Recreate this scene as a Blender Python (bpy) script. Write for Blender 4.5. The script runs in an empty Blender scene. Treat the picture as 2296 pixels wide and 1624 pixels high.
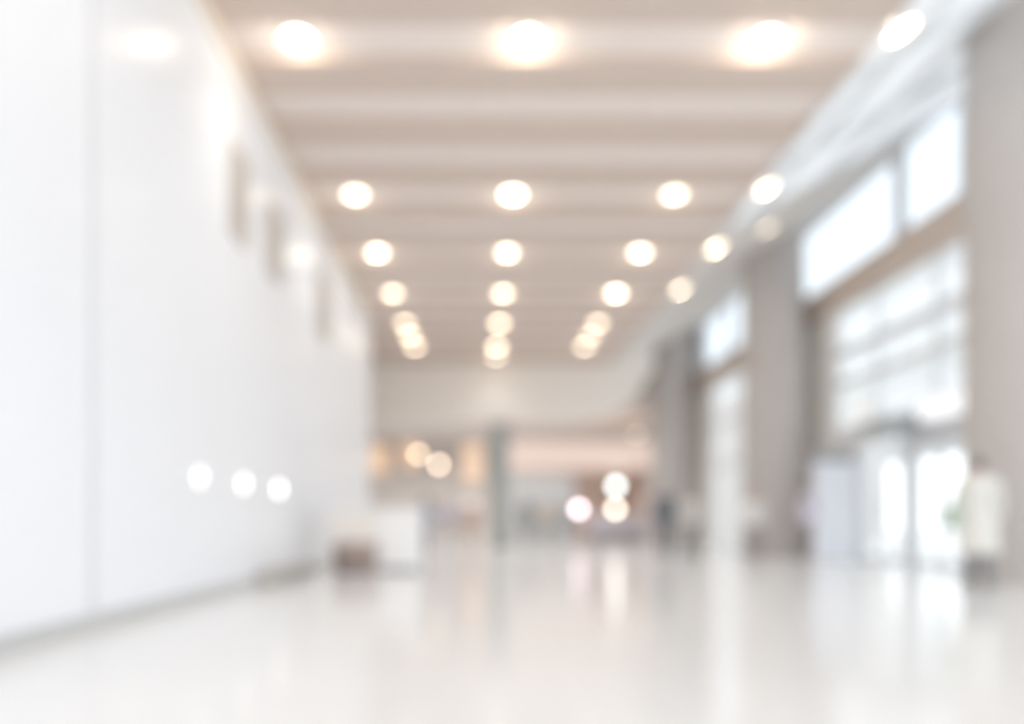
import bpy, bmesh, math, random
from mathutils import Vector, Matrix
random.seed(4)
S = bpy.context.scene
C = S.collection
PI = math.pi
F, VX, VY, EYE = 1700.0, 1075.0, 1176.0, 0.8      # focal length in px, vanishing point, eye height

def PX(x, Y): return (x - VX) / F * Y
def PZ(y, Y): return EYE + (VY - y) / F * Y

# ------------------------------------------------------------------ materials
def srgb(r, g, b):
    f = lambda c: (c / 12.92) if c <= 0.04045 else ((c + 0.055) / 1.055) ** 2.4
    return (f(r / 255), f(g / 255), f(b / 255), 1)

_m = {}
def mat(name, rgb, rough=0.6, spec=0.5, var=0.03, scale=3.0, metallic=0.0, emit=None, es=0.0, bump=0.0):
    if name in _m: return _m[name]
    m = bpy.data.materials.new(name); m.use_nodes = True
    nt = m.node_tree; b = nt.nodes['Principled BSDF']
    c = srgb(*rgb)
    if var > 0:
        tc = nt.nodes.new('ShaderNodeTexCoord'); nz = nt.nodes.new('ShaderNodeTexNoise')
        nz.inputs['Scale'].default_value = scale; nz.inputs['Detail'].default_value = 4
        rp = nt.nodes.new('ShaderNodeValToRGB')
        rp.color_ramp.elements[0].position = 0.3; rp.color_ramp.elements[1].position = 0.7
        rp.color_ramp.elements[0].color = tuple(v * (1 - var) for v in c[:3]) + (1,)
        rp.color_ramp.elements[1].color = tuple(min(1, v * (1 + var)) for v in c[:3]) + (1,)
        nt.links.new(tc.outputs['Object'], nz.inputs['Vector'])
        nt.links.new(nz.outputs['Fac'], rp.inputs['Fac'])
        nt.links.new(rp.outputs['Color'], b.inputs['Base Color'])
        if bump > 0:
            bp = nt.nodes.new('ShaderNodeBump'); bp.inputs['Strength'].default_value = bump
            nt.links.new(nz.outputs['Fac'], bp.inputs['Height']); nt.links.new(bp.outputs['Normal'], b.inputs['Normal'])
    else:
        b.inputs['Base Color'].default_value = c
    b.inputs['Roughness'].default_value = rough
    b.inputs['Specular IOR Level'].default_value = spec
    b.inputs['Metallic'].default_value = metallic
    if emit:
        b.inputs['Emission Color'].default_value = srgb(*emit); b.inputs['Emission Strength'].default_value = es
    _m[name] = m
    return m

def glass_mat(name='clear_glass', tint=(0.97, 0.985, 0.99)):
    if name in _m: return _m[name]
    m = bpy.data.materials.new(name); m.use_nodes = True
    nt = m.node_tree; nt.nodes.clear()
    o = nt.nodes.new('ShaderNodeOutputMaterial'); mx = nt.nodes.new('ShaderNodeMixShader')
    t = nt.nodes.new('ShaderNodeBsdfTransparent'); t.inputs['Color'].default_value = (*tint, 1)
    g = nt.nodes.new('ShaderNodeBsdfGlossy'); g.inputs['Roughness'].default_value = 0.03
    lw = nt.nodes.new('ShaderNodeLayerWeight'); lw.inputs['Blend'].default_value = 0.3
    pw = nt.nodes.new('ShaderNodeMath'); pw.operation = 'POWER'; pw.inputs[1].default_value = 4
    ml = nt.nodes.new('ShaderNodeMath'); ml.operation = 'MULTIPLY_ADD'; ml.inputs[1].default_value = 0.4; ml.inputs[2].default_value = 0.03
    nt.links.new(lw.outputs['Facing'], pw.inputs[0]); nt.links.new(pw.outputs[0], ml.inputs[0])
    nt.links.new(ml.outputs[0], mx.inputs['Fac']); nt.links.new(t.outputs[0], mx.inputs[1]); nt.links.new(g.outputs[0], mx.inputs[2])
    nt.links.new(mx.outputs[0], o.inputs['Surface']); _m[name] = m
    return m

def frosted_mat(name='frosted_glass', fac=0.5):
    if name in _m: return _m[name]
    m = bpy.data.materials.new(name); m.use_nodes = True
    nt = m.node_tree; nt.nodes.clear()
    o = nt.nodes.new('ShaderNodeOutputMaterial'); mx = nt.nodes.new('ShaderNodeMixShader')
    t = nt.nodes.new('ShaderNodeBsdfTranslucent'); t.inputs['Color'].default_value = (0.93, 0.93, 0.93, 1)
    d = nt.nodes.new('ShaderNodeBsdfDiffuse'); d.inputs['Color'].default_value = (0.66, 0.68, 0.70, 1)
    mx.inputs['Fac'].default_value = fac
    nt.links.new(d.outputs[0], mx.inputs[1]); nt.links.new(t.outputs[0], mx.inputs[2]); nt.links.new(mx.outputs[0], o.inputs['Surface'])
    _m[name] = m
    return m

M_WALL  = mat('white_gloss_panel', (246, 249, 254), 0.24, 0.06, 0.012, 0.6)
M_FLOOR = mat('polished_cream_floor', (241, 242, 243), 0.15, 0.5, 0.03, 0.35)
M_RECESS = mat('ceiling_recess_paint', (236, 225, 218), 0.8, 0.2, 0.015)
M_BEAM  = mat('ceiling_beam_tan', (211, 195, 184), 0.8, 0.2, 0.015)
M_CREAM = mat('cream_plaster', (246, 241, 236), 0.8, 0.2, 0.02)
M_COL   = mat('warm_grey_column_paint', (195, 189, 185), 0.6, 0.3, 0.02)
M_WR    = mat('warm_grey_wall_paint', (240, 237, 233), 0.7, 0.3, 0.02)
M_TRANS = mat('beige_transom', (205, 190, 178), 0.7, 0.3, 0.02)
M_SLOPE = mat('sloped_soffit_paint', (224, 219, 214), 0.8, 0.2, 0.015)
M_TRIMW = mat('cornice_paint', (238, 228, 216), 0.7, 0.3, 0.01)
M_BASE  = mat('grey_baseboard', (206, 207, 208), 0.5, 0.4, 0.02)
M_JOINT = mat('pale_grey_joint', (228, 230, 234), 0.5, 0.4, 0.01)
M_FRAME = mat('white_window_frame', (228, 230, 233), 0.4, 0.5, 0.01)
M_FRAMEG = mat('pale_grey_frame', (232, 234, 236), 0.4, 0.5, 0.01)
M_DARK  = mat('mid_grey_metal', (164, 167, 170), 0.5, 0.5, 0.02)
M_STEEL = mat('brushed_steel', (190, 190, 190), 0.3, 0.5, 0.02, metallic=0.8)
M_WHITE = mat('white_laminate', (248, 248, 248), 0.35, 0.5, 0.01)
M_CRM2  = mat('cream_laminate', (248, 244, 238), 0.4, 0.5, 0.01)
M_BROWN = mat('brown_upholstery', (176, 160, 152), 0.8, 0.2, 0.05, 8)
M_VENT  = mat('beige_grey_grille', (214, 206, 198), 0.6, 0.3, 0.02)
M_TAUPE = mat('taupe_wall', (214, 208, 204), 0.8, 0.2, 0.03)
M_LOWC  = mat('low_ceiling_taupe', (204, 197, 192), 0.8, 0.2, 0.02)
M_PILLAR = mat('green_grey_pillar', (186, 190, 189), 0.6, 0.3, 0.03)
M_PART  = mat('grey_partition', (203, 204, 205), 0.7, 0.3, 0.04)
M_PINKW = mat('rose_beige_panel', (226, 208, 197), 0.7, 0.3, 0.02)
M_LAV   = mat('lavender_grey_laminate', (208, 206, 216), 0.5, 0.4, 0.02)
M_BANNER = mat('pale_blue_banner', (236, 240, 248), 0.6, 0.3, 0.02)
M_LILAC = mat('lilac_card', (222, 214, 230), 0.6, 0.3, 0.02)
M_EXT   = mat('pale_render_facade', (208, 208, 208), 0.8, 0.2, 0.02)
M_EXTB  = mat('facade_floor_band', (194, 195, 194), 0.8, 0.2, 0.02)
M_PAVE  = mat('pale_paving', (246, 245, 243), 0.8, 0.2, 0.02)

# ------------------------------------------------------------------ mesh helpers
def new_bm(): return bmesh.new()

def box(bm, x0, x1, y0, y1, z0, z1, bev=0.0):
    r = bmesh.ops.create_cube(bm, size=1)
    vs = r['verts']
    for v in vs:
        v.co = Vector(((x0 + x1) / 2 + v.co.x * (x1 - x0), (y0 + y1) / 2 + v.co.y * (y1 - y0), (z0 + z1) / 2 + v.co.z * (z1 - z0)))
    if bev > 0:
        es = {e for v in vs for e in v.link_edges}
        bmesh.ops.bevel(bm, geom=list(es), offset=bev, segments=2, affect='EDGES', profile=0.6)
    return bm

def lathe(bm, prof, cx=0, cy=0, cz=0, n=32, axis='Z'):
    rings = []
    for r, z in prof:
        ring = []
        for i in range(n):
            a = 2 * PI * i / n
            if axis == 'Z': p = (cx + r * math.cos(a), cy + r * math.sin(a), cz + z)
            else:           p = (cx + z, cy + r * math.cos(a), cz + r * math.sin(a))
            ring.append(bm.verts.new(p))
        rings.append(ring)
    for a, b in zip(rings, rings[1:]):
        for i in range(n):
            bm.faces.new((a[i], a[(i + 1) % n], b[(i + 1) % n], b[i]))
    if prof[0][0] > 1e-6: bm.faces.new(list(reversed(rings[0])))
    if prof[-1][0] > 1e-6: bm.faces.new(rings[-1])
    bmesh.ops.remove_doubles(bm, verts=bm.verts, dist=1e-6)
    bmesh.ops.recalc_face_normals(bm, faces=bm.faces)
    return bm

def tube(bm, p0, r0, p1, r1, n=12, caps=3):
    """tapered capsule from p0 to p1"""
    p0, p1 = Vector(p0), Vector(p1)
    d = (p1 - p0); L = d.length
    d = d / L if L > 1e-6 else Vector((0, 0, 1))
    q = d.to_track_quat('Z', 'Y').to_matrix()
    rows = []
    for k in range(caps + 1):
        a = -PI / 2 + (PI / 2) * k / caps
        rows.append((r0 * math.cos(a), r0 * math.sin(a)))
    for k in range(caps + 1):
        a = (PI / 2) * k / caps
        rows.append((r1 * math.cos(a), L + r1 * math.sin(a)))
    prev = None
    for r, z in rows:
        if r < 1e-5:
            cur = [bm.verts.new(p0 + q @ Vector((0, 0, z)))]
        else:
            cur = [bm.verts.new(p0 + q @ Vector((r * math.cos(2 * PI * i / n), r * math.sin(2 * PI * i / n), z))) for i in range(n)]
        if prev:
            if len(prev) == 1:
                for i in range(n): bm.faces.new((prev[0], cur[(i + 1) % n], cur[i]))
            elif len(cur) == 1:
                for i in range(n): bm.faces.new((prev[i], prev[(i + 1) % n], cur[0]))
            else:
                for i in range(n): bm.faces.new((prev[i], prev[(i + 1) % n], cur[(i + 1) % n], cur[i]))
        prev = cur
    return bm

def ell(bm, c, rx, ry, rz, rot=None):
    r = bmesh.ops.create_uvsphere(bm, u_segments=20, v_segments=14, radius=1)
    for v in r['verts']:
        p = Vector((v.co.x * rx, v.co.y * ry, v.co.z * rz))
        if rot: p = rot @ p
        v.co = p + Vector(c)
    return bm

def tag(o, label=None, cat=None, group=None, kind=None):
    if label: o['label'] = label
    if cat: o['category'] = cat
    if group: o['group'] = group
    if kind: o['kind'] = kind
    return o

def obj(name, bm, m, parent=None, smooth=False, origin=None):
    me = bpy.data.meshes.new(name)
    bmesh.ops.recalc_face_normals(bm, faces=bm.faces)
    bm.to_mesh(me); bm.free()
    me.materials.append(m)
    if smooth:
        for p in me.polygons: p.use_smooth = True
        try: me.set_sharp_from_angle(angle=math.radians(40))
        except Exception: pass
    o = bpy.data.objects.new(name, me); C.objects.link(o)
    if origin is not None:
        o.location = origin; me.transform(Matrix.Translation(-Vector(origin)))
    if parent: o.parent = parent
    return o

def struct(name, bm, m, label, cat, smooth=False):
    return tag(obj(name, bm, m, None, smooth), label, cat, None, 'structure')

def thing(name, loc, label, cat, group=None, rz=0.0):
    o = bpy.data.objects.new(name, None); C.objects.link(o)
    o.empty_display_size = 0.2; o.location = loc; o.rotation_euler = (0, 0, rz)
    return tag(o, label, cat, group)

# ------------------------------------------------------------------ the hall shell
ZLOW = 6.1                   # ceiling beyond the bulkhead
HC = 6.35                    # ceiling height (underside of the beams)
XL, XR, XE = -2.94, 8.5, 4.55
YB, YE, YW = -7.0, 26.1, 20.4
struct('floor', box(new_bm(), -12, 8.8, YB, 52, -0.2, 0.0), M_FLOOR, 'polished cream floor of the long hall', 'floor')
struct('wall_left', box(new_bm(), XL - 0.35, XL, YB, YW, 0, HC + 0.2), M_WALL, 'glossy white panelled wall along the hall', 'wall')
struct('baseboard_left', box(new_bm(), XL, XL + 0.03, YB, YW, 0, 0.12, 0.006), M_BASE, 'grey baseboard under the glossy white wall', 'baseboard')
struct('trim_1', box(new_bm(), XL, XL + 0.07, YB, YW, HC - 0.17, HC, 0.01), M_TRIMW, 'cream cornice where white wall meets ceiling', 'trim')
struct('trim_2', box(new_bm(), XL, XL + 0.012, 5.70, 5.80, 0.12, HC - 0.17), M_JOINT, 'pale grey vertical joint strip in the white wall', 'trim')
struct('trim_3', box(new_bm(), XL, XL + 0.012, 2.0, 2.16, 0.12, HC - 0.17), M_JOINT, 'grey joint strip at the near end of the white wall', 'trim')

# ceiling: lighter recessed strips between tan cross beams
REC = 0.07
struct('ceiling', box(new_bm(), XL - 0.35, XE + 0.02, YB, YW, HC + REC, HC + REC + 0.12), M_RECESS, 'pale ceiling strips recessed between tan cross beams', 'ceiling')
struct('ceiling_end', box(new_bm(), -12, XE + 0.02, YW, YE, HC + REC, HC + REC + 0.12), M_RECESS, 'pale ceiling at the far end of the hall', 'ceiling')
def yk(k): return 8.75 + 1.372 * k
HW = 0.33
edges = [YB] + [v for k in range(-11, 13) for v in (yk(k) - HW, yk(k) + HW)] + [YE]
n = 0
for a, b in zip(edges[0::2], edges[1::2]):
    if b - a < 0.05: continue
    n += 1
    xl = XL - 0.35 if a < YW - 0.3 else -12
    struct('ceiling_beam', box(new_bm(), xl, XE, a, b, HC, HC + REC, 0.008), M_BEAM, 'flat tan cross beam under the ceiling, number %d from the entrance' % n, 'beam')

# sloped soffit from the ceiling edge up to the glazed wall
ZT = 8.5
def slope_z(x): return HC + (x - XE) * (ZT - HC) / (XR - XE)
def slope_quad(bm, x0, x1, y0, y1, t=0.1, dz=0.0):
    a = [(x0, y0), (x1, y0), (x1, y1), (x0, y1)]
    lo = [bm.verts.new((x, y, slope_z(x) + dz)) for x, y in a]; hi = [bm.verts.new((x, y, slope_z(x) + dz + t)) for x, y in a]
    bm.faces.new(list(reversed(lo))); bm.faces.new(hi)
    for i in range(4): bm.faces.new((lo[i], lo[(i + 1) % 4], hi[(i + 1) % 4], hi[i]))
    return bm
YS = 14.6
struct('ceiling_slope', slope_quad(new_bm(), XE, XR + 0.3, YS, 32.5), M_SLOPE, 'pale grey sloped soffit rising to the glazed wall', 'ceiling')
fb = new_bm()
xs = [XE, 5.25, 6.55, 7.6, XR + 0.3]
ys = [YB, -4.2, -1.4, 1.4, 4.2, 7.0, 9.5, 12.05, YS]
for x in xs: slope_quad(fb, max(XE, x - 0.14), min(XR + 0.3, x + 0.14), YB, YS, 0.16, -0.03)
for y in ys:
    for xa, xb in zip(xs, xs[1:]):
        slope_quad(fb, xa + 0.14, xb - 0.14, max(YB, y - 0.12), min(YS, y + 0.12), 0.16, -0.03)
sky = struct('window_9', fb, M_FRAMEG, 'sloped skylight of frosted panes above the columns', 'window')
obj('pane', slope_quad(new_bm(), XE + 0.02, XR + 0.28, YB + 0.02, YS - 0.02, 0.03, 0.03), frosted_mat(fac=0.56), sky)

# far bulkhead above the opening (lower edge gently arched)
def bulkhead():
    bm = new_bm()
    low = []
    for px, py in [(600, 962), (830, 958), (950, 952), (1100, 944), (1200, 948), (1300, 944), (1370, 932), (1415, 905), (1440, 868), (1456, 830)]:
        low.append((PX(px, YE), PZ(py, YE)))
    low[0] = (-12, low[0][1])
    low.append((6.0, low[-1][1]))
    top = [(6.0, slope_z(6.0) + 0.02), (XE, HC + 0.05), (-12, HC + 0.05)]
    prof = low + top
    fr = [bm.verts.new((x, YE, z)) for x, z in prof]; bk = [bm.verts.new((x, YE + 0.3, z)) for x, z in prof]
    bm.faces.new(fr); bm.faces.new(list(reversed(bk)))
    for i in range(len(prof)):
        j = (i + 1) % len(prof); bm.faces.new((fr[i], bk[i], bk[j], fr[j]))
    return bm
struct('wall_bulkhead', bulkhead(), M_CREAM, 'cream bulkhead with arched lower edge closing the hall', 'wall')

# columns
def column(cy, label):
    zt = slope_z(7.5) + 0.25
    bm = lathe(new_bm(), [(0.80, 0), (0.80, 0.14), (0.75, 0.16), (0.75, zt)], 7.5, cy, 0, 48)
    return struct('column', bm, M_COL, label, 'column', True)
column(10.36, 'thick round warm grey column nearest the entrance')
column(19.35, 'round warm grey column in the middle of the glazed side')
column(29.66, 'round warm grey column beyond the bulkhead at the far end')

# glazed wall
wl = new_bm()
T0, T1 = 5.9, 6.6
box(wl, XR, XR + 0.3, 18.2, 21.0, 0, T0); box(wl, XR, XR + 0.3, 27.8, 32.5, 0, T0)
box(wl, XR, XR + 0.3, 20.6, 21.0, T1, ZT); box(wl, XR, XR + 0.3, 29.2, 32.5, T1, ZT)
box(wl, XR, XR + 0.3, 32.5, 32.8, 0, ZT)
box(wl, XR, XR + 0.3, 12.0, 12.5, 0, T0)
struct('wall_right', wl, M_WR, 'warm grey wall between the glazed bays', 'wall')
struct('trim_4', box(new_bm(), XR - 0.12, XR + 0.3, YB, 32.5, T0, T1, 0.01), M_TRANS, 'beige transom beam running along the glazed wall', 'trim')
def window(name, y0, y1, z0, z1, ymul, zmul, label, fm, w=0.08, tint=None):
    bm = new_bm()
    X0, X1 = XR + 0.06, XR + 0.2
    box(bm, X0, X1, y0, y1, z0, z0 + w); box(bm, X0, X1, y0, y1, z1 - w, z1)
    box(bm, X0, X1, y0, y0 + w, z0 + w, z1 - w); box(bm, X0, X1, y1 - w, y1, z0 + w, z1 - w)
    for y, ww in ymul: box(bm, X0, X1, y - ww / 2, y + ww / 2, z0 + w, z1 - w)
    for z, ww in zmul: box(bm, X0 + 0.01, X1 - 0.01, y0 + w, y1 - w, z - ww / 2, z + ww / 2)
    o = struct(name, bm, fm, label, 'window')
    obj('pane', box(new_bm(), XR + 0.12, XR + 0.135, y0 + w / 2, y1 - w / 2, z0 + w / 2, z1 - w / 2), glass_mat('sky_dimming_glass', (0.76, 0.785, 0.805)) if z0 > 6 else glass_mat(), o)  # tint added to the high panes only to dim the sky behind
    return o
window('window_1', YB, 12.0, T1, ZT, [(y, 0.1) for y in (-3.5, 0, 3.5, 7, 9.5)], [], 'high clear window strip beside the nearest column', M_FRAME)
window('window_2', 12.0, 20.6, T1, ZT, [(15.55, 0.34), (13.3, 0.5)], [], 'bright high window above the entrance doors', M_FRAME)
window('window_3', 21.0, 29.2, T1, ZT, [(26.2, 0.12)], [], 'bright high window beyond the middle column', M_FRAME)
window('window_4', YB, 12.0, 0, T0, [(y, 0.1) for y in (-4.5, -2, .5, 3, 5.5, 8, 10)], [(2.9, 0.1)], 'tall clear glazing in the bay by the entrance', M_FRAME)
window('window_5', 12.5, 18.2, 2.95, T0, [(16.35, 0.1), (14.2, 0.1)], [(4.12, 0.2), (4.85, 0.2)], 'tall pale glazing above the glass doors', M_FRAME)
window('window_6', 21.0, 27.8, 0, T0, [(23.2, 0.1), (25.5, 0.1)], [(2.9, 0.1), (4.4, 0.1)], 'tall pale glazing beyond the middle column', M_FRAME)
dw = new_bm()
box(dw, XR, XR + 0.26, 16.95, 18.2, 0, 2.95); box(dw, XR, XR + 0.26, 14.95, 15.3, 0, 2.95); box(dw, XR, XR + 0.26, 12.5, 13.35, 0, 2.95)
box(dw, XR, XR + 0.26, 15.3, 16.95, 2.65, 2.95); box(dw, XR, XR + 0.26, 13.35, 14.95, 2.3, 2.95)
struct('wall_entrance', dw, M_FRAME, 'white panels framing the two glass doors', 'wall')
def door(name, y0, y1, z1, label):
    bm = new_bm(); X0, X1 = XR + 0.08, XR + 0.16; w = 0.06; ym = (y0 + y1) / 2
    for a, b in ((y0, ym - 0.005), (ym + 0.005, y1)):
        box(bm, X0, X1, a, a + w, 0.01, z1); box(bm, X0, X1, b - w, b, 0.01, z1)
        box(bm, X0, X1, a + w, b - w, 0.01, 0.12); box(bm, X0, X1, a + w, b - w, z1 - w, z1)
    o = struct(name, bm, M_FRAME, label, 'door')
    obj('pane', box(new_bm(), XR + 0.115, XR + 0.125, y0 + 0.03, y1 - 0.03, 0.06, z1 - 0.03), glass_mat(), o)
    for s in (-1, 1):
        h = new_bm(); yy = ym + s * 0.1
        tube(h, (XR + 0.03, yy, 0.9), 0.014, (XR + 0.03, yy, 1.4), 0.014)
        tube(h, (XR + 0.03, yy, 0.95), 0.01, (XR + 0.09, yy, 0.95), 0.01); tube(h, (XR + 0.03, yy, 1.35), 0.01, (XR + 0.09, yy, 1.35), 0.01)
        obj('handle', h, M_STEEL, o, True)
    return o
door('door_1', 15.3, 16.95, 2.65, 'bright glass double door beside the pale blue totem')
door('door_2', 13.35, 14.95, 2.3, 'bright glass double door nearest the big column')

# outside: paving and a pale building on open ground floor
struct('ground_outside', box(new_bm(), 8.8, 120, -60, 120, -0.25, -0.02), M_PAVE, 'bright pale paving outside the glazed wall', 'paving')
bld = thing('office_building', (26, 30, 0), 'pale office building seen through the tall glazing', 'building')
def lb(x0, x1, y0, y1, z0, z1): return box(new_bm(), x0 - 26, x1 - 26, y0 - 30, y1 - 30, z0, z1)
BX, ZB, ZR = 26.0, 6.0, 17.6
obj('facade', lb(BX, 36, -10, 110, ZB, ZR), M_EXT, bld)
for z in (6.9, 9.7, 12.5, 15.3): obj('floor_band', lb(BX - 0.25, BX, -10, 110, z, z + 0.5), M_EXTB, bld)
for i in range(8): obj('stilt', lb(BX + 3.0, BX + 4.0, -4 + i * 15, -3 + i * 15, -0.02, ZB), M_EXT, bld)

# back zone beyond the bulkhead
struct('ceiling_low', box(box(new_bm(), -12, 5.8, YE + 0.3, 32.85, ZLOW, ZLOW + 0.2), -12, 17, 32.85, 50, ZLOW, ZLOW + 0.2), M_LOWC, 'low taupe ceiling beyond the bulkhead', 'ceiling')
struct('wall_upstand', box(box(new_bm(), 5.8, 6.0, YE + 0.3, 32.8, ZLOW, slope_z(5.8) + 0.03), 6.0, 8.5, 32.5, 32.8, ZLOW, ZT + 0.4), M_CREAM, 'cream upstand between the low ceiling and the sloped soffit', 'wall')
struct('wall_back', box(new_bm(), -12, 17, 50, 50.3, 0, ZLOW + 0.2), M_TAUPE, 'taupe back wall of the far concourse', 'wall')
struct('wall_far_left', box(new_bm(), -12.3, -12, YW - 0.3, 50.3, 0, HC + 0.2), M_TAUPE, 'taupe side wall of the far concourse', 'wall')
struct('wall_far_right', box(new_bm(), 17, 17.3, 32.8, 50.3, 0, ZLOW + 0.2), M_TAUPE, 'taupe wall closing the far concourse', 'wall')
struct('wall_return', box(new_bm(), 8.8, 17.3, 32.5, 32.8, 0, ZLOW + 0.2), M_TAUPE, 'return wall behind the last round column', 'wall')
struct('floor_far', box(new_bm(), 8.8, 17, 32.8, 50.3, -0.2, 0.0), M_FLOOR, 'polished floor of the far concourse', 'floor')
struct('wall_left_return', box(new_bm(), -12, XL - 0.35, YW - 0.3, YW, 0, HC + 0.2), M_TAUPE, 'return wall behind the white panels', 'wall')

# ------------------------------------------------------------------ lamps
def light(name, kind, loc, energy, col, **kw):
    l = bpy.data.lights.new(name, kind); l.energy = energy; l.color = col
    for k, v in kw.items(): setattr(l, k, v)
    o = bpy.data.objects.new(name, l); C.objects.link(o); o.location = loc
    return o
WARM = (1.0, 0.985, 0.96)
LENS = {}
def lens_mat(s):
    s = round(s * 1.4, 2)
    return mat('lamp_lens_%g' % s, (255, 244, 226), 0.5, 0.3, 0, emit=(255, 233, 203), es=s)
lamp_mesh = {}
def downlight(x, y, z, s, label, group, tilt=0.0, spot=60.0, halo=6.0):
    t = thing('ceiling_downlight', (x, y, z), label, 'ceiling light', group)
    t.rotation_euler = (0, -tilt, 0); t.scale = (1.2, 1.2, 1.1)
    if not lamp_mesh:
        ring = lathe(new_bm(), [(0.125, 0.0), (0.17, 0.0), (0.172, -0.012), (0.150, -0.026), (0.128, -0.022), (0.125, -0.0)], n=32)
        o1 = obj('ring', ring, M_WHITE, t, True)
        prof = [(0.126, -0.004)] + [(0.126 * math.cos(a), -0.012 - 0.04 * math.sin(a)) for a in [PI / 2 * i / 8 for i in range(8)]] + [(0.0, -0.052)]
        o2 = obj('lens', lathe(new_bm(), prof, n=32), lens_mat(s), t, True)
        lamp_mesh['r'] = o1.data; lamp_mesh['l'] = o2.data
    else:
        o1 = bpy.data.objects.new('ring', lamp_mesh['r']); o1.parent = t; C.objects.link(o1)
        o2 = bpy.data.objects.new('lens', lamp_mesh['l']); o2.parent = t; C.objects.link(o2)
    o2.material_slots[0].link = 'OBJECT'; o2.material_slots[0].material = lens_mat(s)
    if spot > 0:
        light('downlight_beam', 'SPOT', (x, y, z - 0.07), spot, WARM, spot_size=math.radians(118), spot_blend=1.0, shadow_soft_size=0.0)
    if halo > 0:
        light('downlight_glow', 'POINT', (x, y, z - 0.1), halo, (1.0, 0.87, 0.70), shadow_soft_size=0.0)
    return t
ORD = ['first', 'second', 'third', 'fourth', 'fifth', 'sixth', 'seventh', 'eighth']
GRP = 'ceiling downlights in rows'
rows = [ # k, [(px, py, strength)]
    (0, [(668, 16), (1183, 12), (1720, 12)]),
    (3, [(797, 7), (1150, 12), (1512, 6)]),
    (5, [(846, 8), (1137, 7), (1435, 8)]),
    (7, [(881, 5), (1128, 6), (1381, 10)]),
    (9, [(908, 6), (1120, 8), (1341, 6)]),
    (10, [(919, 7), (None, 0), (1325, 5)]),
    (11, [(930, 8), (1114, 10), (1311, 7)]),
    (12, [(None, 0), (1113, 6), (None, 0)]),
]
XC = {0: -2.09, 1: 0.56, 2: 3.345}
COLN = ['beside the white wall', 'in the middle line', 'in the line nearest the glazing']
for ri, (k, ls) in enumerate(rows):
    for ci, (px, s) in enumerate(ls):
        if px is None: continue
        y = yk(k)
        zz = HC + REC
        x = XC[ci] if ri else PX(px, y)
        x = PX(px, y)
        s *= {0: 0.42, 3: 0.55, 5: 0.6, 7: 0.65}.get(k, 0.8)
        downlight(x, y, zz, s, spot=(60.0 if k < 11 else 38.0), label='round warm ceiling downlight %s, %s row from the front' % (COLN[ci], ORD[ri]), group=GRP,
                  halo=(13.0 if ri == 0 else 6.0) * (s / 7.0 if ri else 1.0) * (0.3 if k > 8 else 1.0) * (0.65 if ri == 0 and ci == 0 else 1.0))
TL = math.atan((ZT - HC) / (XR - XE))
for ri, (k, px, s) in enumerate([(0, 2035, 6), (3, 1728, 4), (5, 1612, 5), (7, 1527, 4.5)]):
    y = yk(k)
    x = 4.86
    downlight(x, y, slope_z(x), s, 'warm downlight on the sloped soffit edge, %s row from the front' % ORD[ri], 'downlights along the sloped soffit', TL, 60, 3.0)
downlight(6.3, 16.6, slope_z(6.3), 2.0, 'faint downlight high on the sloped soffit above the doors', 'downlights along the sloped soffit', TL, 0, 0)
# two rows overhead and behind the viewer light the near floor
for k in (-3, -6, -9):
    for x, nm in ((-2.09, 'beside the white wall'), (0.56, 'in the middle line'), (3.3, 'nearest the glazing')):
        downlight(x, yk(k), HC + REC, 10, 'ceiling downlight over the entrance %s, row %d' % (nm, -k // 3), 'downlights over the entrance', 0, 50, 4)

# added spots without fittings, brightening the zone beyond the bulkhead
for i, (x, y) in enumerate([(-6, 30), (-1.5, 30), (3, 30), (12, 36), (-6, 38), (-1.5, 38), (3, 38), (8, 38), (-6, 45), (-1.5, 45), (3, 45), (8, 45)]):
    light('concourse_fill', 'SPOT', (x, y, ZLOW - 0.05), 430, WARM, spot_size=math.radians(160), spot_blend=0.8, shadow_soft_size=0.0)
downlight(PX(1428, 44.8), 44.8, ZLOW, 7, 'lone downlight in the low ceiling beside the last column', 'low ceiling lights', 0, 0, 0)

# round lights on the white wall
for i, (y, z, s) in enumerate([(7.87, 1.29, 1.5), (9.34, 1.30, 2.4), (10.98, 1.31, 4.0)]):
    t = thing('wall_light', (XL, y, z), ['small round wall light, dimmest and nearest the entrance', 'small round wall light in the middle of its row of three', 'brightest small round wall light, nearest the white desk'][i], 'wall light', 'round lights on the white wall')
    obj('housing', lathe(new_bm(), [(0.0, 0.0), (0.10, 0.0), (0.10, 0.03), (0.085, 0.04), (0.08, 0.03), (0.0, 0.03)], n=28, axis='X'), M_WHITE, t, True)
    prof = [(0.078, 0.031)] + [(0.078 * math.cos(a), 0.035 + 0.03 * math.sin(a)) for a in [PI / 2 * j / 7 for j in range(7)]] + [(0, 0.065)]
    obj('lens', lathe(new_bm(), prof, n=28, axis='X'), mat('wall_lens_%d' % i, (255, 252, 248), 0.4, 0.3, 0, emit=(255, 250, 243), es=s), t, True)

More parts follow.
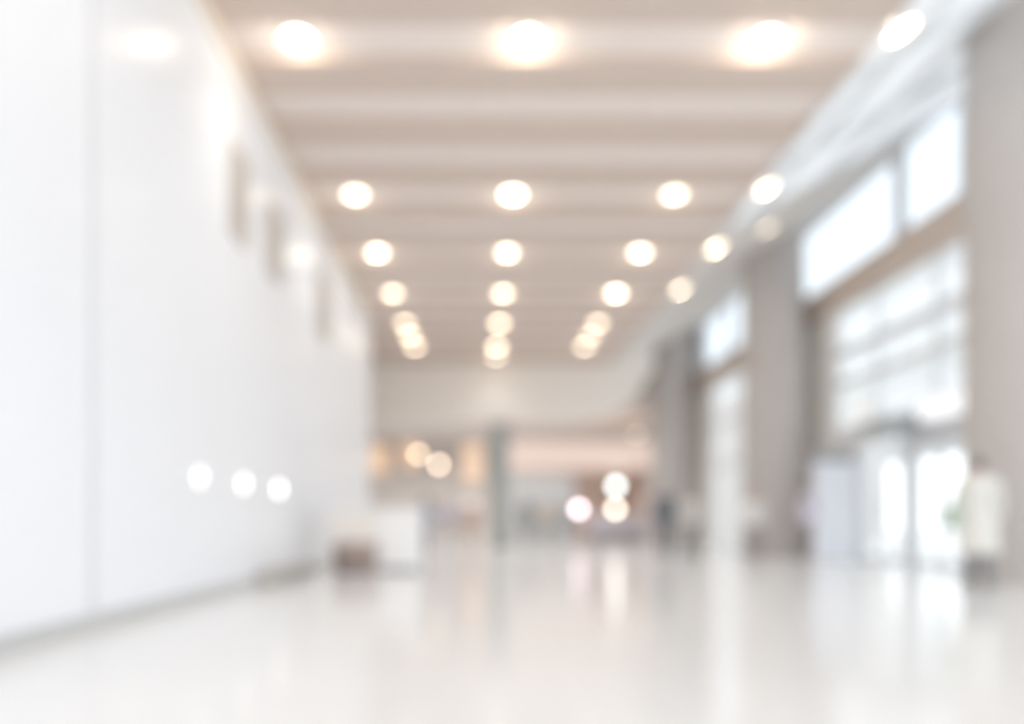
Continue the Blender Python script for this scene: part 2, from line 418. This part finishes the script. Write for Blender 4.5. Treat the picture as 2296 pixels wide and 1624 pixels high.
# beige louvred grilles on the white wall
for i, (y0, y1, z0, z1) in enumerate([(8.85, 9.55, 4.25, 5.35), (10.4, 11.2, 4.3, 5.3), (13.7, 14.9, 4.3, 5.4)]):
    t = thing('wall_vent', (XL, (y0 + y1) / 2, z0), ['beige louvred vent high on the white wall, nearest the entrance', 'beige louvred vent high on the white wall, middle one', 'beige louvred vent high on the white wall, nearest the far end'][i], 'vent', 'louvred vents on the white wall')
    hy, hz = (y1 - y0) / 2, z1 - z0
    b = new_bm(); box(b, 0, 0.04, -hy, hy, 0, 0.06); box(b, 0, 0.04, -hy, hy, hz - 0.06, hz); box(b, 0, 0.04, -hy, -hy + 0.06, 0.06, hz - 0.06); box(b, 0, 0.04, hy - 0.06, hy, 0.06, hz - 0.06)
    obj('frame', b, M_VENT, t)
    b = new_bm(); zz = 0.08
    while zz < hz - 0.1:
        v = [b.verts.new(p) for p in [(0.004, -hy + 0.06, zz), (0.026, -hy + 0.06, zz + 0.046), (0.026, hy - 0.06, zz + 0.046), (0.004, hy - 0.06, zz)]]
        w = [b.verts.new(p.co + Vector((0.002, 0, 0.008))) for p in v]
        b.faces.new(v); b.faces.new(list(reversed(w)))
        for q in range(4): b.faces.new((v[q], w[q], w[(q + 1) % 4], v[(q + 1) % 4]))
        zz += 0.05
    obj('louvre', b, M_VENT, t)

# ------------------------------------------------------------------ reception desk, stool, plinth
dx0, dx1, dy0 = PX(738, 12.6), PX(945, 12.6), 12.6
t = thing('reception_desk', ((dx0 + dx1) / 2, dy0 + 0.35, 0), 'white reception desk with open knee space beside the glossy wall', 'desk')
w = (dx1 - dx0) / 2
obj('pedestal', box(new_bm(), w - 0.72, w - 0.02, -0.30, 0.33, 0.0, 1.02, 0.012), M_WHITE, t)
obj('desk_top', box(new_bm(), -w, w, -0.35, 0.35, 1.02, 1.07, 0.012), M_WHITE, t)
obj('front_panel', box(new_bm(), -w + 0.05, w - 0.72, -0.28, -0.24, 0.52, 1.02, 0.006), M_CRM2, t)
obj('side_panel', box(new_bm(), -w, -w + 0.05, -0.33, 0.33, 0, 1.02, 0.006), M_CRM2, t)
obj('kick_plate', box(new_bm(), w - 0.70, w - 0.04, -0.31, -0.30, 0.0, 0.09), M_DARK, t)
sx = PX(800, 12.55)
t = thing('stool', (sx, 12.42, 0), 'dark brown upholstered stool under the open end of the desk', 'stool')
obj('cushion', lathe(new_bm(), [(0, 0.30), (0.30, 0.30), (0.36, 0.34), (0.37, 0.41), (0.34, 0.47), (0.22, 0.50), (0, 0.505)], n=36), M_BROWN, t, True)
obj('base', lathe(new_bm(), [(0, 0.03), (0.31, 0.03), (0.33, 0.06), (0.33, 0.28), (0.30, 0.305), (0, 0.305)], n=36), mat('dark_brown_fabric', (158, 144, 138), 0.8, 0.2, 0.04, 8), t, True)
for i in range(4):
    a = PI / 4 + i * PI / 2
    obj('foot', lathe(new_bm(), [(0, 0), (0.025, 0), (0.03, 0.03), (0, 0.035)], 0.24 * math.cos(a), 0.24 * math.sin(a), 0, 12), M_DARK, t, True)
t = thing('floor_duct', (XL + 0.16, 11.0, 0), 'low beige grey duct box on the floor against the white wall', 'duct')
obj('casing', box(new_bm(), -0.12, 0.14, -1.1, 1.2, 0, 0.17, 0.015), mat('duct_casing', (190, 185, 178), 0.6, 0.3, 0.03), t)
b = new_bm()
for i in range(20): box(b, 0.142, 0.150, -1.0 + i * 0.105, -0.93 + i * 0.105, 0.04, 0.13)
obj('grille', b, M_DARK, t)

# ------------------------------------------------------------------ totem, canopy, light box, kiosk props on the right
Yt = 16.0
tx0, tx1 = PX(1832, Yt), PX(1922, Yt)
t = thing('sign_totem', ((tx0 + tx1) / 2, Yt + 0.15, 0), 'tall pale blue sign totem with grey header beside the glass door', 'sign')
w = (tx1 - tx0) / 2; zt = PZ(1035, Yt)
obj('panel', box(new_bm(), -w, w, -0.10, 0.10, 0.08, zt, 0.02), M_BANNER, t)
obj('header', box(new_bm(), -w - 0.08, w - 0.04, -0.13, 0.13, zt, zt + 0.2, 0.03), M_DARK, t)
obj('base', box(new_bm(), -w - 0.03, w + 0.03, -0.2, 0.2, 0, 0.08, 0.015), M_FRAMEG, t)
lb_ = obj('leaflet_box', box(new_bm(), -w - 0.26, -w, -0.14, 0.1, PZ(1175, Yt), PZ(1108, Yt), 0.03), M_LILAC, t)
obj('slot', box(new_bm(), -w - 0.22, -w - 0.04, -0.148, -0.142, PZ(1140, Yt), PZ(1122, Yt)), M_DARK, lb_)
t = thing('door_canopy', (XR, 14.85, 2.66), 'short grey canopy over the glass doors', 'canopy')
obj('slab', box(new_bm(), -0.75, 0.0, -0.60, 0.65, 0, 0.2, 0.02), M_DARK, t)
for y in (-0.45, 0.45):
    b = new_bm(); tube(b, (-0.62, y, 0.18), 0.015, (0.03, y, 0.75), 0.015); obj('tie_rod', b, M_STEEL, t, True)
t = thing('light_box', (XR, 13.5, 2.66), 'oval white light box above the door nearest the big column', 'light box')
def stadium(y0, y1, z0, z1, x0, x1):
    bm = new_bm(); r = (z1 - z0) / 2; pts = []
    for i in range(13): a = -PI / 2 + PI * i / 12; pts.append((y1 - r + r * math.cos(a), (z0 + z1) / 2 + r * math.sin(a)))
    for i in range(13): a = PI / 2 + PI * i / 12; pts.append((y0 + r + r * math.cos(a), (z0 + z1) / 2 + r * math.sin(a)))
    f = [bm.verts.new((x0, y, z)) for y, z in pts]; g = [bm.verts.new((x1, y, z)) for y, z in pts]
    bm.faces.new(f); bm.faces.new(list(reversed(g)))
    for i in range(len(pts)):
        j = (i + 1) % len(pts); bm.faces.new((f[i], g[i], g[j], f[j]))
    return bm
obj('case', stadium(-0.85, 0.7, 0.0, 0.46, -0.3, 0.003), M_FRAME, t)
obj('lit_face', stadium(-0.81, 0.66, 0.04, 0.42, -0.32, -0.3), mat('lit_white_face', (250, 252, 255), 0.5, 0.3, 0, emit=(245, 249, 255), es=0.5), t)

# ------------------------------------------------------------------ far shop beyond the bulkhead
Ys = 36.0
t = thing('shop_stall', (PX(1300, Ys), Ys + 2, 0), 'shop stall with glowing peach fascia at the far end', 'shop')
sx0, sx1 = PX(1140, Ys) - PX(1300, Ys), PX(1462, Ys) - PX(1300, Ys)
obj('fascia', box(new_bm(), sx0, sx1, -2.0, -1.75, PZ(1052, Ys), PZ(988, Ys), 0.03), mat('peach_fascia', (228, 212, 204), 0.6, 0.3, 0.02, emit=(246, 222, 211), es=0.42), t)
obj('back_panel', box(new_bm(), PX(1285, Ys) - PX(1300, Ys), sx1, 1.9, 2.0, 0, PZ(1052, Ys)), M_PINKW, t)
for x in (sx0 + 0.1, sx1 - 0.1): obj('post', box(new_bm(), x - 0.08, x + 0.08, -1.95, -1.8, 0, PZ(1052, Ys)), M_LAV, t)
obj('side_wall', box(new_bm(), sx1 - 0.08, sx1, -1.7, 1.9, 0, PZ(1052, Ys)), M_PINKW, t)
obj('roof', box(new_bm(), sx0, sx1, -1.75, 2.0, PZ(1052, Ys), PZ(1052, Ys) + 0.08), M_PINKW, t)
downlight(PX(1390, Ys + 1), Ys + 1, PZ(1052, Ys), 3, 'added downlight brightening the inside of the peach shop stall', 'low ceiling lights', 0, 120, 0)  # invented lamp, put in to brighten the unlit stall interior
t = thing('sales_counter', (PX(1385, 33), 33.4, 0), 'lavender grey counter with dark plinth in front of the peach shop', 'counter')
cw = (PX(1448, 33) - PX(1322, 33)) / 2
obj('front_panel', box(new_bm(), -cw, cw, -0.35, 0.35, 0.45, 1.12, 0.01), M_LAV, t)
obj('worktop', box(new_bm(), -cw - 0.05, cw + 0.05, -0.4, 0.4, 1.12, 1.17, 0.01), M_WHITE, t)
obj('plinth', box(new_bm(), -cw + 0.03, cw - 0.03, -0.3, 0.3, 0, 0.45), mat('dark_taupe_plinth', (158, 154, 152), 0.6, 0.3, 0.03), t)
t = thing('pillar', (PX(1120, 28), 28.2, 0), 'square green grey pillar under the bulkhead', 'pillar'); t['kind'] = 'structure'
pw = (PX(1142, 28) - PX(1098, 28)) / 2
obj('shaft', box(new_bm(), -pw, pw, -pw, pw, 0, ZLOW, 0.02), M_PILLAR, t)
obj('foot_plate', box(new_bm(), -pw - 0.03, pw + 0.03, -pw - 0.03, pw + 0.03, 0, 0.15, 0.01), M_DARK, t)
t = thing('partition_screen', (PX(1215, 34), 34, 0), 'wide grey folding partition screen behind the green grey pillar', 'screen')
for i in range(4):
    xa = PX(1142, 34) - PX(1215, 34) + i * 0.74
    b = box(new_bm(), xa, xa + 0.72, -0.03 + 0.06 * (i % 2), 0.03 + 0.06 * (i % 2), 0.06, PZ(1066, 34), 0.008)
    lf = obj('leaf', b, M_PART, t)
    for xx in (xa + 0.06, xa + 0.62): obj('foot', box(new_bm(), xx, xx + 0.04, -0.2, 0.26, 0, 0.06), M_DARK, lf)

# glowing warm niches on the back wall
for i, (xa, xb, ya, yb) in enumerate([(832, 872, 1000, 1062), (902, 936, 988, 1048), (1038, 1082, 985, 1080)]):
    Y = 49.9
    t = thing('lit_niche', (PX((xa + xb) / 2, Y), Y, PZ(yb, Y)), ['orange lit wall niche half hidden by the white wall end', 'orange lit wall niche behind the pendant lamps', 'tall pale orange lit wall niche beside the green grey pillar'][i], 'wall light', 'lit niches on the back wall')
    hw, hh = (PX(xb, Y) - PX(xa, Y)) / 2, PZ(ya, Y) - PZ(yb, Y)
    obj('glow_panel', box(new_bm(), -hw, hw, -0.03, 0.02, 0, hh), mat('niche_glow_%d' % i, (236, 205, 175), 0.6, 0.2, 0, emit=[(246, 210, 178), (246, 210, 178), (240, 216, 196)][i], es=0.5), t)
    b = new_bm(); box(b, -hw - 0.08, hw + 0.08, -0.12, 0.02, hh, hh + 0.08); box(b, -hw - 0.08, hw + 0.08, -0.12, 0.02, -0.08, 0)
    box(b, -hw - 0.08, -hw, -0.12, 0.02, 0, hh); box(b, hw, hw + 0.08, -0.12, 0.02, 0, hh)
    obj('frame', b, M_TAUPE, t)

# pendant and globe lamps in the far concourse
def pendant(px, py, Y, r, col, es, label):
    x, z = PX(px, Y), PZ(py, Y)
    t = thing('pendant_lamp', (x, Y, z), label, 'lamp', 'pendant lamps beyond the bulkhead')
    b = new_bm(); ell(b, (0, 0, 0), r, r, r); obj('bulb', b, mat('bulb_' + label[:12].replace(' ', '_'), col, 0.5, 0.3, 0, emit=col, es=es), t, True)
    obj('cap', lathe(new_bm(), [(0, r * 0.9), (r * 0.45, r * 0.9), (r * 0.35, r * 1.5), (0, r * 1.6)], n=20), M_DARK, t, True)
    b = new_bm(); tube(b, (0, 0, r * 1.55), 0.012, (0, 0, ZLOW - z), 0.012, 8); obj('cord', b, M_DARK, t, True)
pendant(938, 1019, 28.5, 0.11, (255, 228, 196), 7, 'higher warm pendant lamp of the pair beyond the white wall')
pendant(984, 1042, 28.5, 0.11, (255, 228, 200), 9, 'lower warm pendant lamp of the pair beyond the white wall')
def globe(px, py, Y, r, col, es, label):
    x, z = PX(px, Y), PZ(py, Y)
    t = thing('globe_lamp', (x, Y, 0), label, 'lamp', 'globe floor lamps in the far concourse')
    b = new_bm(); ell(b, (0, 0, z), r, r, r); obj('globe', b, mat('globe_%d_%d' % (px, py), col, 0.5, 0.3, 0, emit=col, es=es), t, True)
    b = new_bm(); tube(b, (0, 0, 0.04), 0.02, (0, 0, z - r * 0.95), 0.02, 10); obj('pole', b, M_STEEL, t, True)
    obj('base', lathe(new_bm(), [(0, 0), (0.17, 0), (0.17, 0.025), (0.03, 0.05), (0, 0.05)], n=24), M_STEEL, t, True)
globe(1298, 1142, 32.0, 0.16, (255, 236, 245), 8, 'pinkish white globe lamp before the grey partition screen')
globe(1380, 1142, 31.0, 0.15, (255, 238, 222), 8.5, 'warm white globe lamp in front of the lavender counter')
globe(1381, 1090, 35.2, 0.20, (236, 249, 248), 6.5, 'tall cool white globe lamp behind the lavender counter')
globe(1056, 1130, 32.0, 0.22, (236, 232, 230), 1.3, 'dim large globe lamp between the kiosk end and pillar')

# ------------------------------------------------------------------ people
def remesh(bm, voxel, smooth_it=3):
    me = bpy.data.meshes.new('tmp'); bmesh.ops.recalc_face_normals(bm, faces=bm.faces); bm.to_mesh(me); bm.free()
    o = bpy.data.objects.new('tmp', me); C.objects.link(o)
    md = o.modifiers.new('r', 'REMESH'); md.mode = 'VOXEL'; md.voxel_size = voxel
    if smooth_it:
        sm = o.modifiers.new('s', 'SMOOTH'); sm.factor = 0.5; sm.iterations = smooth_it
    dg = bpy.context.evaluated_depsgraph_get()
    out = bpy.data.meshes.new_from_object(o.evaluated_get(dg))
    bpy.data.objects.remove(o); bpy.data.meshes.remove(me)
    for p in out.polygons: p.use_smooth = True
    return out

def rings(bm, prof, n=28):
    rs = [[bm.verts.new((rx * math.cos(2 * PI * i / n), 0.008 + ry * math.sin(2 * PI * i / n), z)) for i in range(n)] for z, rx, ry in prof]
    bm.faces.new(list(reversed(rs[0]))); bm.faces.new(rs[-1])
    for a, b in zip(rs, rs[1:]):
        for i in range(n): bm.faces.new((a[i], a[(i + 1) % n], b[(i + 1) % n], b[i]))
    return bm
def V(*a): return Vector(a)
def person(px, base_y, label, H=1.7, face=0.0, shirt=(200, 200, 200), trousers=(130, 132, 136), hair=(136, 128, 124), skin=(224, 196, 178),
           stride=0.1, arms=(0.1, -0.1), bag=None, sleeves=1.0, longhair=False, bend=0.25, coat=None):
    Y = F * EYE / (base_y - VY); X = PX(px, Y)
    t = thing('person', (X, Y, 0), label, 'person', 'people in the hall', face)
    s = H / 1.7
    M = Matrix.Scale(s, 4)
    hip = [V(-0.09, 0, 0.90), V(0.09, 0, 0.90)]
    an = [V(-0.10, stride, 0.085 + 0.04 * (stride > 0.12)), V(0.10, -stride, 0.085)]
    kn = [(hip[0] + an[0]) / 2 + V(0, -0.05 - 0.25 * max(0, stride), 0.02), (hip[1] + an[1]) / 2 + V(0, -0.03, 0.01)]
    toe = [a + V(-0.02 + 0.04 * i, -0.16, -0.05) for i, a in enumerate(an)]
    sh = [V(-0.175, 0, 1.385), V(0.175, 0, 1.385)]
    el, wr = [], []
    for i, sgn in ((0, -1), (1, 1)):
        sw = arms[i]
        el.append(sh[i] + V(sgn * 0.07, -math.sin(sw) * 0.28 + 0.02, -math.cos(sw) * 0.28))
        a2 = sw + bend
        wr.append(el[i] + V(sgn * 0.005, -math.sin(a2) * 0.25, -math.cos(a2) * 0.25))
    head = V(0, -0.02, 1.575)
    def legs(bm, g=0.0, shorts=False):
        for i in (0, 1):
            tube(bm, hip[i], 0.088 + g, kn[i], 0.058 + g); tube(bm, kn[i], 0.058 + g, kn[i].lerp(an[i], 0.35) + V(0, 0.015, 0), 0.058 + g)
            tube(bm, kn[i].lerp(an[i], 0.35) + V(0, 0.015, 0), 0.056 + g, an[i] + V(0, 0, 0.02), 0.036 + g * 1.4)
    def torso(bm, g=0.0):
        ell(bm, (0, 0.01, 0.95), 0.165 + g, 0.115 + g, 0.13 + g); ell(bm, (0, 0.0, 1.10), 0.140 + g, 0.100 + g, 0.16 + g)
        ell(bm, (0, 0.005, 1.28), 0.160 + g, 0.106 + g, 0.15 + g)
        tube(bm, sh[0] + V(0.03, 0, 0.0), 0.056 + g, sh[1] + V(-0.03, 0, 0.0), 0.056 + g)
    def arm(bm, i, g=0.0, upto=1.0):
        tube(bm, sh[i], 0.054 + g, el[i], 0.042 + g)
        if upto > 0.5: tube(bm, el[i], 0.042 + g, wr[i] if upto >= 1 else el[i].lerp(wr[i], upto), 0.029 + g)
    b = new_bm()
    torso(b); legs(b)
    for i in (0, 1):
        arm(b, i)
        tube(b, an[i] + V(0, 0.02, -0.035), 0.042, toe[i], 0.032)
        d = (wr[i] - el[i]).normalized(); side = -1 if i == 0 else 1
        fwd = V(0, -1, 0) - d * d.dot(V(0, -1, 0)); fwd.normalize()
        pc = wr[i] + d * 0.05
        for q in range(4):                                   # palm as a row of metacarpals, then fingers
            off = fwd * (0.030 - 0.02 * q)
            kn_ = wr[i] + d * 0.092 + off
            tube(b, wr[i] + off * 0.5, 0.015, kn_, 0.0125)
            ln = (0.036, 0.042, 0.039, 0.029)[q]
            in_ = V(-side * 1.0, 0, 0)
            mid = kn_ + d * ln + in_ * 0.006; tip = mid + d * ln * 0.75 + in_ * 0.02
            tube(b, kn_, 0.0098, mid, 0.0092); tube(b, mid, 0.0092, tip, 0.008)
        th0 = wr[i] + d * 0.03 + fwd * 0.022; th1 = th0 + d * 0.035 + fwd * 0.032; th2 = th1 + d * 0.032 + fwd * 0.008
        tube(b, th0, 0.016, th1, 0.0115); tube(b, th1, 0.0115, th2, 0.0095)
    tube(b, (0, 0.015, 1.40), 0.058, (0, 0.0, 1.50), 0.052)
    ell(b, head + V(0, 0.012, 0.02), 0.076, 0.092, 0.098); ell(b, head + V(0, -0.022, -0.045), 0.056, 0.062, 0.068)
    tube(b, head + V(0, -0.085, 0.012), 0.010, head + V(0, -0.104, -0.022), 0.014)
    for sg in (-1, 1): ell(b, head + V(sg * 0.078, 0.01, -0.005), 0.012, 0.022, 0.032)
    tube(b, head + V(-0.018, -0.082, -0.055), 0.008, head + V(0.018, -0.082, -0.055), 0.008)
    me = remesh(b, 0.0075, 2)
    sk = 'skin_%d_%d_%d' % skin
    me.materials.append(mat(sk, skin, 0.55, 0.3, 0.02)); me.materials.append(mat('eye_dark', (90, 84, 82), 0.3, 0.5, 0)); me.materials.append(mat('lip', (200, 150, 142), 0.5, 0.3, 0))
    for p in me.polygons:
        c = p.center; p.material_index = 0
        for sg in (-1, 1):
            e = head + V(sg * 0.03, -0.078, 0.012)
            if abs(c.x - e.x) < 0.013 and abs(c.z - e.z) < 0.007 and c.y < head.y - 0.05: p.material_index = 1
        if abs(c.x) < 0.022 and abs(c.z - (head.z - 0.055)) < 0.007 and c.y < head.y - 0.06: p.material_index = 2
    me.transform(M)
    ob = bpy.data.objects.new('body', me); C.objects.link(ob); ob.parent = t
    def cloth(name, bm, col, vox=0.012, it=2):
        m2 = remesh(bm, vox, it); m2.transform(M); m2.materials.append(mat('cloth_%d_%d_%d' % col, col, 0.85, 0.2, 0.04, 12))
        o = bpy.data.objects.new(name, m2); C.objects.link(o); o.parent = t
        return o
    b = new_bm(); torso(b, 0.02)
    for i in (0, 1): arm(b, i, 0.016, 0.9 if sleeves >= 1 else 0.0)
    rings(b, [(0.83, 0.200, 0.150), (0.90, 0.200, 0.152), (1.00, 0.186, 0.138), (1.12, 0.160, 0.120)]); tube(b, (0, 0.015, 1.41), 0.068, (0, 0.01, 1.44), 0.066)
    if coat:
        rings(b, [(0.46, 0.245, 0.205), (0.65, 0.232, 0.192), (0.84, 0.215, 0.170), (1.00, 0.186, 0.140)])
    cloth('coat' if coat else 'shirt', b, shirt)
    b = new_bm(); legs(b, 0.018); ell(b, (0, 0.01, 0.93), 0.178, 0.128, 0.13)
    cloth('trousers', b, trousers)
    for i in (0, 1):
        b = new_bm(); tube(b, an[i] + V(0, 0.025, -0.036), 0.048, toe[i] + V(0, -0.01, 0.0), 0.036); tube(b, an[i] + V(0, 0.01, -0.03), 0.05, an[i] + V(0, 0.005, 0.02), 0.044)
        for v in b.verts: v.co.z = max(v.co.z, (an[i].z - 0.085) + 0.001)
        cloth('shoe', b, (146, 144, 144), 0.010, 1)
    b = new_bm()
    ell(b, head + V(0, 0.028, 0.034), 0.084, 0.090, 0.094)
    if longhair:
        ell(b, head + V(0, 0.075, -0.06), 0.088, 0.05, 0.15); ell(b, head + V(0, 0.06, -0.16), 0.09, 0.04, 0.10)
    for v in b.verts:
        if v.co.y < head.y - 0.06: v.co.y = head.y - 0.06
    cloth('hair', b, hair, 0.010, 1)
    if bag:
        g = new_bm(); sx_ = 0.27
        box(g, sx_ - 0.09, sx_ + 0.09, -0.2, 0.14, 0.78, 1.08, 0.03)
        o = obj('bag', g, mat('bag_%d_%d_%d' % bag, bag, 0.6, 0.4, 0.04, 10), None, True); o.data.transform(M); o.parent = t
        g = new_bm()
        pts = [V(sx_, -0.1, 1.07), V(0.2, -0.08, 1.3), V(0.15, 0.0, 1.46), V(0.2, 0.08, 1.3), V(sx_, 0.09, 1.07)]
        for a, c_ in zip(pts, pts[1:]): tube(g, a, 0.01, c_, 0.01, 8)
        o2 = obj('strap', g, mat('bag_%d_%d_%d' % bag, bag), o, True); o2.data.transform(M)
    return t

person(1490, 1250, 'person in dark grey clothes standing before the last column', 1.75, 2.8, (120, 123, 127), (118, 121, 125), stride=0.06)
person(1548, 1248, 'person in pale shirt and grey trousers left of the middle column', 1.62, 0.5, (226, 222, 220), (164, 164, 164), stride=0.1)
person(1690, 1252, 'person in white shirt and dark trousers before the middle column', 1.56, -0.4, (232, 230, 228), (162, 160, 160), stride=0.12, arms=(0.3, -0.1))
person(2192, 1322, 'person in long cream coat with green bag before the nearest column', 1.62, 2.7, (226, 224, 218), (140, 141, 143), hair=(122, 118, 116), stride=0.08, bag=(184, 198, 182), arms=(0.2, 0.1), coat=1.0)
person(1180, 1232, 'person in dark grey clothes walking right of the green grey pillar', 1.7, 2.6, (160, 162, 165), (152, 155, 158), stride=0.16)
person(1056, 1230, 'person in reddish brown top left of the green grey pillar', 1.66, 0.2, (204, 180, 172), (196, 178, 166), stride=0.05)
person(1008, 1229, 'person in lilac shirt beside the one in reddish brown', 1.7, 0.6, (200, 198, 214), (176, 176, 176), stride=0.08, longhair=True)
person(958, 1236, 'person in slate blue clothes near the white reception desk', 1.68, 2.9, (182, 186, 200), (172, 175, 184), stride=0.12, longhair=True)
person(1226, 1226, 'person in sand coloured shirt before the grey partition screen', 1.68, 0.0, (206, 194, 178), (168, 170, 170), stride=0.04, arms=(0.5, 0.1))
person(1270, 1218, 'person in charcoal jacket beside the pinkish globe lamp', 1.8, 2.2, (146, 150, 154), (156, 156, 158), stride=0.14)

# ------------------------------------------------------------------ world, camera, render look
W = bpy.data.worlds.new('World'); S.world = W; W.use_nodes = True
bg = W.node_tree.nodes['Background']
bg.inputs['Color'].default_value = (0.925, 0.965, 1.0, 1); bg.inputs['Strength'].default_value = 2.15

cd = bpy.data.cameras.new('camera'); cam = bpy.data.objects.new('camera', cd); C.objects.link(cam)
cam.location = (0, 0, EYE); cam.rotation_euler = (PI / 2, 0, 0)
cd.sensor_width = 36; cd.sensor_fit = 'HORIZONTAL'; cd.lens = 36 * F / 2296
cd.shift_x = (1148 - VX) / 2296; cd.shift_y = (VY - 812) / 2296
cd.clip_start = 0.05; cd.clip_end = 300
cd.dof.use_dof = True; cd.dof.focus_distance = 0.8
cd.dof.aperture_fstop = (cd.lens / 1000) / (0.8 * 60 / F)
S.camera = cam
S.view_settings.view_transform = 'Standard'; S.view_settings.look = 'None'
S.view_settings.gamma = 1; S.view_settings.use_curve_mapping = False; S.view_settings.exposure = 0.12
cy = S.cycles
cy.use_denoising = True; cy.denoiser = 'OPENIMAGEDENOISE'
cy.max_bounces = 7; cy.diffuse_bounces = 5; cy.glossy_bounces = 3; cy.transparent_max_bounces = 8; cy.transmission_bounces = 4
cy.use_adaptive_sampling = True; cy.adaptive_threshold = 0.025
cy.sample_clamp_indirect = 6
cy.caustics_reflective = False; cy.caustics_refractive = False
